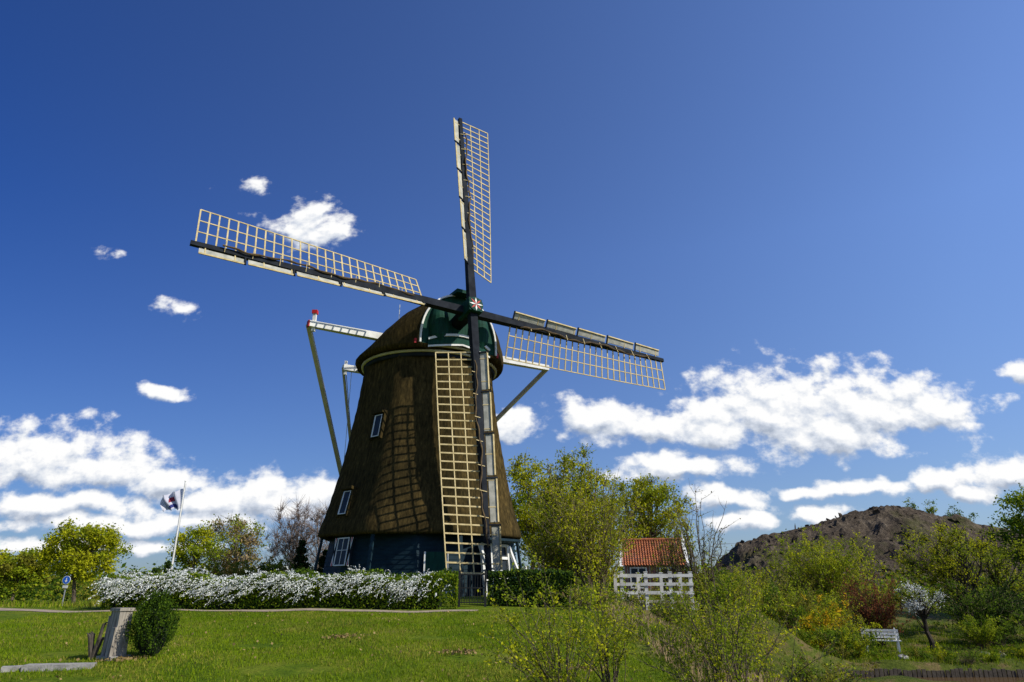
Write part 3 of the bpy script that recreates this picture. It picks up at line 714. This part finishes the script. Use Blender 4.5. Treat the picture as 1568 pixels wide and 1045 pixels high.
for s in(-1,1):
    for q in(-.2,.2): b.obox(b0+bx*s*.62+by*q+V(0,0,.21),bx*.035,by*.035,V(0,0,.215))
    b.beam(b0+bx*s*.62+by*.24+V(0,0,.4),b0+bx*s*.62+by*.40+V(0,0,.95),.05,.05,bx)
    b.obox(b0+bx*s*.62+V(0,0,.66),bx*.03,by*.24,V(0,0,.02)); b.obox(b0+bx*s*.62-by*.2+V(0,0,.55),bx*.025,by*.025,V(0,0,.1))
b.obj('legs',[M['white']],False,pb)
for i,(x,y,s) in enumerate(((19.0,30.0,.2),(19.6,30.2,.26),(15.3,29.4,.2),(22,29.6,.22))):
    b=MB(); r=np.random.default_rng(i); z=g1(x,y); rg=[]
    for t in np.linspace(-1,1,7):
        rr=math.sqrt(max(.02,1-t*t)); rg.append([V(x,y,z+s*.3+s*.6*t)+V(math.cos(q)*rr*s*(1+.2*math.sin(3*q+i)),math.sin(q)*rr*s*(1+.15*math.cos(2*q)),0)+r.normal(size=3)*.02 for q in np.linspace(0,6.283,10,endpoint=False)])
    b.loft(rg,0); b.obj('garden_stone',[M['stone']],True)
b=MB(); x,y=-6.9,13; z=g1(x,y); rzp=math.radians(-28)
def tap(cx,cy,w0,w1,h,rz_,m=0,tilt=(0,0)):
    c_,s_=math.cos(rz_),math.sin(rz_); U_=V(c_,s_,0);W_=V(-s_,c_,0); lo=V(cx,cy,z-.1); hi=lo+V(tilt[0],tilt[1],h+.1)
    vv=[lo-U_*w0-W_*w0,lo+U_*w0-W_*w0,lo+U_*w0+W_*w0,lo-U_*w0+W_*w0,hi-U_*w1-W_*w1,hi+U_*w1-W_*w1,hi+U_*w1+W_*w1,hi-U_*w1+W_*w1]
    b.quads(vv,[[3,2,1,0],[4,5,6,7],[0,1,5,4],[1,2,6,5],[2,3,7,6],[3,0,4,7]],m)
tap(x,y,.13,.12,.76,rzp); tap(x-.16,y-.02,.05,.045,.68,rzp,0,(.02,.0)); tap(x+.02,y-.19,.06,.05,.5,rzp,0,(0,.05))
b.box((x,y,z+.785),(.28,.28,.05),0,rzp); b.box((x,y,z+.01),(.40,.40,.06),1,rzp)
b.obj('wooden_post',[M['wood'],M['stone']])
b=MB(); r=np.random.default_rng(3)
for i in range(7):
    a=r.uniform(0,6.28); h=.25+.35*r.random(); q=V(x-.36,y-.05,z-.05); e=q+V(math.cos(a)*.1,math.sin(a)*.09,h)
    b.tube([q,(q+e)/2+r.normal(size=3)*.02,e,e+V(math.cos(a)*.06,0,.04)],[.042,.032,.026,.01],7,0)
b.obj('tree_stump',[M['woodd']])
b=MB(); b.box((-7.3,12.15,g1(-7.3,12.15)+.03),(1.0,.28,.1),0,math.radians(12)); b.box((-7.95,12.0,g1(-7.95,12.0)+.02),(.3,.22,.08),0,math.radians(30))
b.obj('stone_slab',[M['stone']])
b=MB(); r=np.random.default_rng(21); x,y=-6.32,13.05; z=g1(x,y)
prof=lambda t: .37*math.sin(math.pi*min(1,.12+.88*t))**.6*(1-.25*t)
b.tube([(x,y,z-.05),(x,y,z+.7)],[.04,.01],6,0)
rg=[[V(x,y,z+.06+.82*t)+V(math.cos(q),math.sin(q),0)*prof(t)*.70 for q in np.linspace(0,6.283,14,endpoint=False)] for t in np.linspace(0,1,9)]
b.loft(rg,1)
for i in range(950):
    t=r.random()**.9; q=r.uniform(0,6.283); rr=prof(t)*(.70+.30*r.random()+.17*math.sin(q*5+t*9)); c=V(x+math.cos(q)*rr,y+math.sin(q)*rr,z+.05+.82*t)
    up_=nrm(V(math.cos(q)*.35,math.sin(q)*.35,1)); tt=np.linspace(0,.14+.12*r.random(),10)[:,None]
    b.leaves(c+up_*tt+r.normal(size=(10,3))*.012,.032,2+r.integers(2),r,up=1.0)
b.obj('juniper_bush',[M['barkd'],M['core'],L['dark'],L['green']])
fp=empty('flagpole'); fx,fy=-21.3,45.; z=g1(fx,fy); zt=8.1
b=MB(); b.tube([(fx,fy,z),(fx,fy,z+.5),(fx,fy,zt)],[.09,.075,.04],10,0); b.tube([(fx,fy,zt),(fx,fy,zt+.06),(fx,fy,zt+.12)],[.03,.07,.02],8,0)
b.tube([(fx+.1,fy,z+1),(fx+.07,fy,zt-.1)],.008,4,1); b.obj('pole',[M['white'],M['grey']],True,fp)
def flagmat(name,c0):
    mf,nt=newmat(name); out=N(nt,'ShaderNodeOutputMaterial'); d=N(nt,'ShaderNodeBsdfDiffuse'); t=N(nt,'ShaderNodeBsdfTranslucent'); mx=N(nt,'ShaderNodeMixShader'); mx.inputs[0].default_value=.3
    g=N(nt,'ShaderNodeNewGeometry'); vo=noise(nt,3,2,g.outputs['Position'])
    c=ramp(nt,vo.outputs[0],[(.3,tuple(v*.85 for v in c0)),(.7,c0)]); nt.links.new(c,d.inputs[0]); nt.links.new(c,t.inputs[0]); nt.links.new(d.outputs[0],mx.inputs[1]); nt.links.new(t.outputs[0],mx.inputs[2]); nt.links.new(mx.outputs[0],out.inputs[0]); return mf
fpt=np.zeros((27,37,3))
for i in range(27):
    v_=i/26
    for j in range(37):
        u=j/36; fpt[i,j]=V(fx-.06-1.4*u*(1-.25*v_)-.12*math.sin(v_*5)*u,fy+.30*math.sin(u*14+v_*4)*u**.5,zt-.45-1.3*v_*(1-.30*u)-.5*u**1.3+.07*math.sin(u*15+v_*2))
b=MB(); idx=np.arange(27*37).reshape(27,37); F=[[],[],[]]
for i in range(26):
    for j in range(36):
        k=0
        if 19<=i<=23 and 5<=j<=26: k=1
        elif 8<=i<=14 and 14<=j<=20: k=2
        F[k].append([idx[i,j],idx[i,j+1],idx[i+1,j+1],idx[i+1,j]])
o=b.addv(fpt.reshape(-1,3))
for k in range(3): b.q.append(np.array(F[k])+o); b.qm.append(np.full(len(F[k]),k))
b.obj('flag',[flagmat('flag_white',(.70,.70,.78)),flagmat('flag_blue',(.06,.07,.25)),flagmat('flag_red',(.35,.05,.08))],True,fp)
ts=empty('traffic_sign'); sx_,sy_=-24.6,40.; z=g1(sx_,sy_)-.35; b=MB(); b.tube([(sx_,sy_,z),(sx_,sy_,z+2.0)],.035,8,0); b.obj('post',[M['grey']],True,ts)
def disc(R,yo,zc,m): b.poly([V(sx_+math.cos(a)*R,sy_-yo,zc+math.sin(a)*R) for a in np.linspace(0,6.283,24,endpoint=False)],m)
b=MB(); b.tube([(sx_,sy_-.04,z+1.85),(sx_,sy_-.07,z+1.85)],.22,24,1); disc(.22,.071,z+1.85,1); disc(.20,.075,z+1.85,0)
b.box((sx_,sy_-.079,z+1.87),(.05,.004,.18),1); b.poly([V(sx_-.09,sy_-.083,z+1.82),V(sx_+.09,sy_-.083,z+1.82),V(sx_,sy_-.083,z+1.72)],1)
b.box((sx_,sy_-.06,z+1.50),(.28,.02,.14),1); b.obj('sign_plate',[M['blue'],M['white']],False,ts)

# ---------------- light, sky ----------------
EL=math.radians(41); AZ=math.radians(112.5)
sd=V(math.sin(AZ)*math.cos(EL),math.cos(AZ)*math.cos(EL),math.sin(EL))
sl=bpy.data.lights.new('sun','SUN'); sl.energy=5.0; sl.angle=math.radians(.5); sl.color=(1,.95,.84)
so=bpy.data.objects.new('sun',sl); scene.collection.objects.link(so); so.rotation_euler=Vector(sd).to_track_quat('Z','Y').to_euler()
wd=bpy.data.worlds.new('World'); scene.world=wd; wd.use_nodes=True; nt=wd.node_tree; nt.nodes.clear()
out=N(nt,'ShaderNodeOutputWorld'); sky=N(nt,'ShaderNodeTexSky'); sky.sky_type='NISHITA'; sky.sun_disc=False
sky.sun_elevation=EL; sky.sun_rotation=AZ; sky.altitude=0; sky.air_density=1.0; sky.dust_density=.5; sky.ozone_density=2.0
bg=N(nt,'ShaderNodeBackground'); bg.inputs[1].default_value=.1
tc=N(nt,'ShaderNodeTexCoord'); sp=N(nt,'ShaderNodeSeparateXYZ'); nt.links.new(tc.outputs['Generated'],sp.inputs[0])
def MA(op,a,b_=None,c=None,tree_=None):
    t_=tree_ or nt; n=t_.nodes.new('ShaderNodeMath'); n.operation=op
    for i,v in enumerate((a,b_,c)):
        if v is None: continue
        if hasattr(v,'links'): t_.links.new(v,n.inputs[i])
        else: n.inputs[i].default_value=v
    return n.outputs[0]
# clean polarised spring air: deeper blue away from the sun
tl=N(nt,'ShaderNodeMapRange'); nt.links.new(sp.outputs[0],tl.inputs[0]); tl.inputs[1].default_value=-.6; tl.inputs[2].default_value=.55
tint=mixrgb(nt,tl.outputs[0],(.21,.44,.98),(1.12,1.30,1.75))
th=N(nt,'ShaderNodeMapRange'); nt.links.new(sp.outputs[2],th.inputs[0]); th.inputs[1].default_value=.0; th.inputs[2].default_value=.45
tlow=mixrgb(nt,tl.outputs[0],(.42,.55,.85),(.70,.80,1.05))
tint=mixrgb(nt,th.outputs[0],tlow,tint)
skc=mixrgb(nt,1.0,sky.outputs[0],tint,'MULTIPLY')
nt.links.new(skc,bg.inputs[0])
ay_=MA('MAXIMUM',MA('ABSOLUTE',sp.outputs[1]),.02); ca=MA('DIVIDE',sp.outputs[0],ay_); ce=MA('DIVIDE',sp.outputs[2],ay_)
cb=N(nt,'ShaderNodeCombineXYZ'); nt.links.new(ca,cb.inputs[0]); nt.links.new(ce,cb.inputs[1])
# (a, e, rx, ry, kind) kind 1 = flat base, 0 = small, 2 = thin wisp
blobs=[(-.325,.572,.056,.060,1),(-.370,.568,.06,.024,2),(-.415,.585,.05,.016,2),(-.443,.642,.055,.022,2),(-.533,.414,.062,.026,2),(-.515,.416,.026,.013,0),(-.655,.514,.036,.018,2),
(-.53,.281,.033,.012,0),(-.53,.283,.05,.020,2),(-.632,.242,.045,.020,2),(-.71,.190,.12,.060,1),(-.591,.172,.11,.056,1),(-.80,.20,.09,.055,1),(-.50,.145,.07,.028,0),
(-.383,.128,.12,.044,1),(-.29,.125,.07,.036,0),(-.66,.108,.16,.022,0),(-.58,.082,.18,.014,0),(-.454,.092,.12,.018,0),(-.60,.055,.20,.011,0),
(.40,.265,.135,.086,1),(.52,.268,.125,.080,1),(.625,.262,.078,.060,1),(.295,.242,.10,.060,1),(.125,.250,.078,.038,1),(.19,.226,.08,.026,0),(.47,.215,.12,.038,0),
(.245,.168,.105,.028,1),(.298,.120,.07,.018,0),(.331,.086,.055,.014,0),(.001,.230,.038,.022,0),(.065,.216,.04,.014,2),
(.432,.138,.055,.012,0),(.527,.142,.055,.015,0),(.625,.150,.05,.020,0),(.72,.162,.085,.034,1),(.66,.128,.05,.009,0),(.436,.098,.055,.018,0),
(.785,.314,.036,.022,0),(.755,.265,.045,.016,2),(.66,.28,.05,.02,2),(.62,.08,.15,.012,2)]
ng=bpy.data.node_groups.new('cloud_density','ShaderNodeTree')
ng.interface.new_socket('P',in_out='INPUT',socket_type='NodeSocketVector'); ng.interface.new_socket('D',in_out='OUTPUT',socket_type='NodeSocketFloat')
gi=ng.nodes.new('NodeGroupInput'); go=ng.nodes.new('NodeGroupOutput')
def VM(op,a,b_=None,c=None):
    n=ng.nodes.new('ShaderNodeVectorMath'); n.operation=op
    for i,v in enumerate((a,b_,c)):
        if v is None: continue
        if hasattr(v,'links'): ng.links.new(v,n.inputs[i])
        else: n.inputs[i].default_value=v
    return n.outputs['Value'] if op=='LENGTH' else n.outputs['Vector']
st=VM('MULTIPLY',gi.outputs[0],(1,1.3,1))
nw=noise(ng,11,2,st,.5); wv_=VM('MULTIPLY_ADD',nw.outputs['Color'],(.07,.045,0),(-.035,-.0225,0)); pw=VM('ADD',gi.outputs[0],wv_)
acc=None
for (a,e,rx_,ry_,fl) in blobs:
    q=VM('MULTIPLY_ADD',pw,(1/rx_,1/ry_,0.0),(-a/rx_,-(e-(ry_*.3 if fl==1 else 0))/ry_,.93 if fl==2 else 0.0))
    if fl==1: q=VM('MAXIMUM',q,VM('MULTIPLY',q,(-1,-1.9,0)))
    ln=VM('LENGTH',q)
    acc=ln if acc is None else MA('MINIMUM',acc,ln,None,ng)
acc=MA('MINIMUM',acc,2.4,None,ng)
nf=noise(ng,24,6,st,.57); 
n1=MA('MULTIPLY_ADD',nf.outputs[0],2.2,-1.1,ng)
dd=MA('ADD',MA('SUBTRACT',1.13,acc,None,ng),n1,None,ng)
ng.links.new(dd,go.inputs[0])
g1n=N(nt,'ShaderNodeGroup'); g1n.node_tree=ng; nt.links.new(cb.outputs[0],g1n.inputs[0])
of=N(nt,'ShaderNodeVectorMath',operation='ADD'); nt.links.new(cb.outputs[0],of.inputs[0]); of.inputs[1].default_value=(.006,.015,0)
g2n=N(nt,'ShaderNodeGroup'); g2n.node_tree=ng; nt.links.new(of.outputs[0],g2n.inputs[0])
mr=N(nt,'ShaderNodeMapRange',interpolation_type='SMOOTHSTEP'); nt.links.new(g1n.outputs[0],mr.inputs[0]); mr.inputs[1].default_value=-.05; mr.inputs[2].default_value=.55
front=MA('GREATER_THAN',sp.outputs[2],.0)
mask=MA('MULTIPLY',mr.outputs[0],front)
df=MA('SUBTRACT',g1n.outputs[0],g2n.outputs[0]); sh=MA('MULTIPLY_ADD',df,1.05,.73)
col=ramp(nt,sh,[(.0,(.40,.46,.57)),(.5,(.68,.73,.82)),(.93,(1.0,1.0,1.0))])
bg2=N(nt,'ShaderNodeBackground'); nt.links.new(col,bg2.inputs[0]); bg2.inputs[1].default_value=1.0
mx=N(nt,'ShaderNodeMixShader'); nt.links.new(mask,mx.inputs[0]); nt.links.new(bg.outputs[0],mx.inputs[1]); nt.links.new(bg2.outputs[0],mx.inputs[2]); nt.links.new(mx.outputs[0],out.inputs[0])

cam=bpy.data.cameras.new('camera'); cam.lens=24; cam.sensor_width=36; cam.clip_end=6000; cam.clip_start=.1
co=bpy.data.objects.new('camera',cam); scene.collection.objects.link(co); co.location=(0,0,1.6); co.rotation_euler=(math.radians(90+19.9),0,0)
scene.camera=co
scene.view_settings.view_transform='Standard'; scene.view_settings.look='None'; scene.view_settings.exposure=0
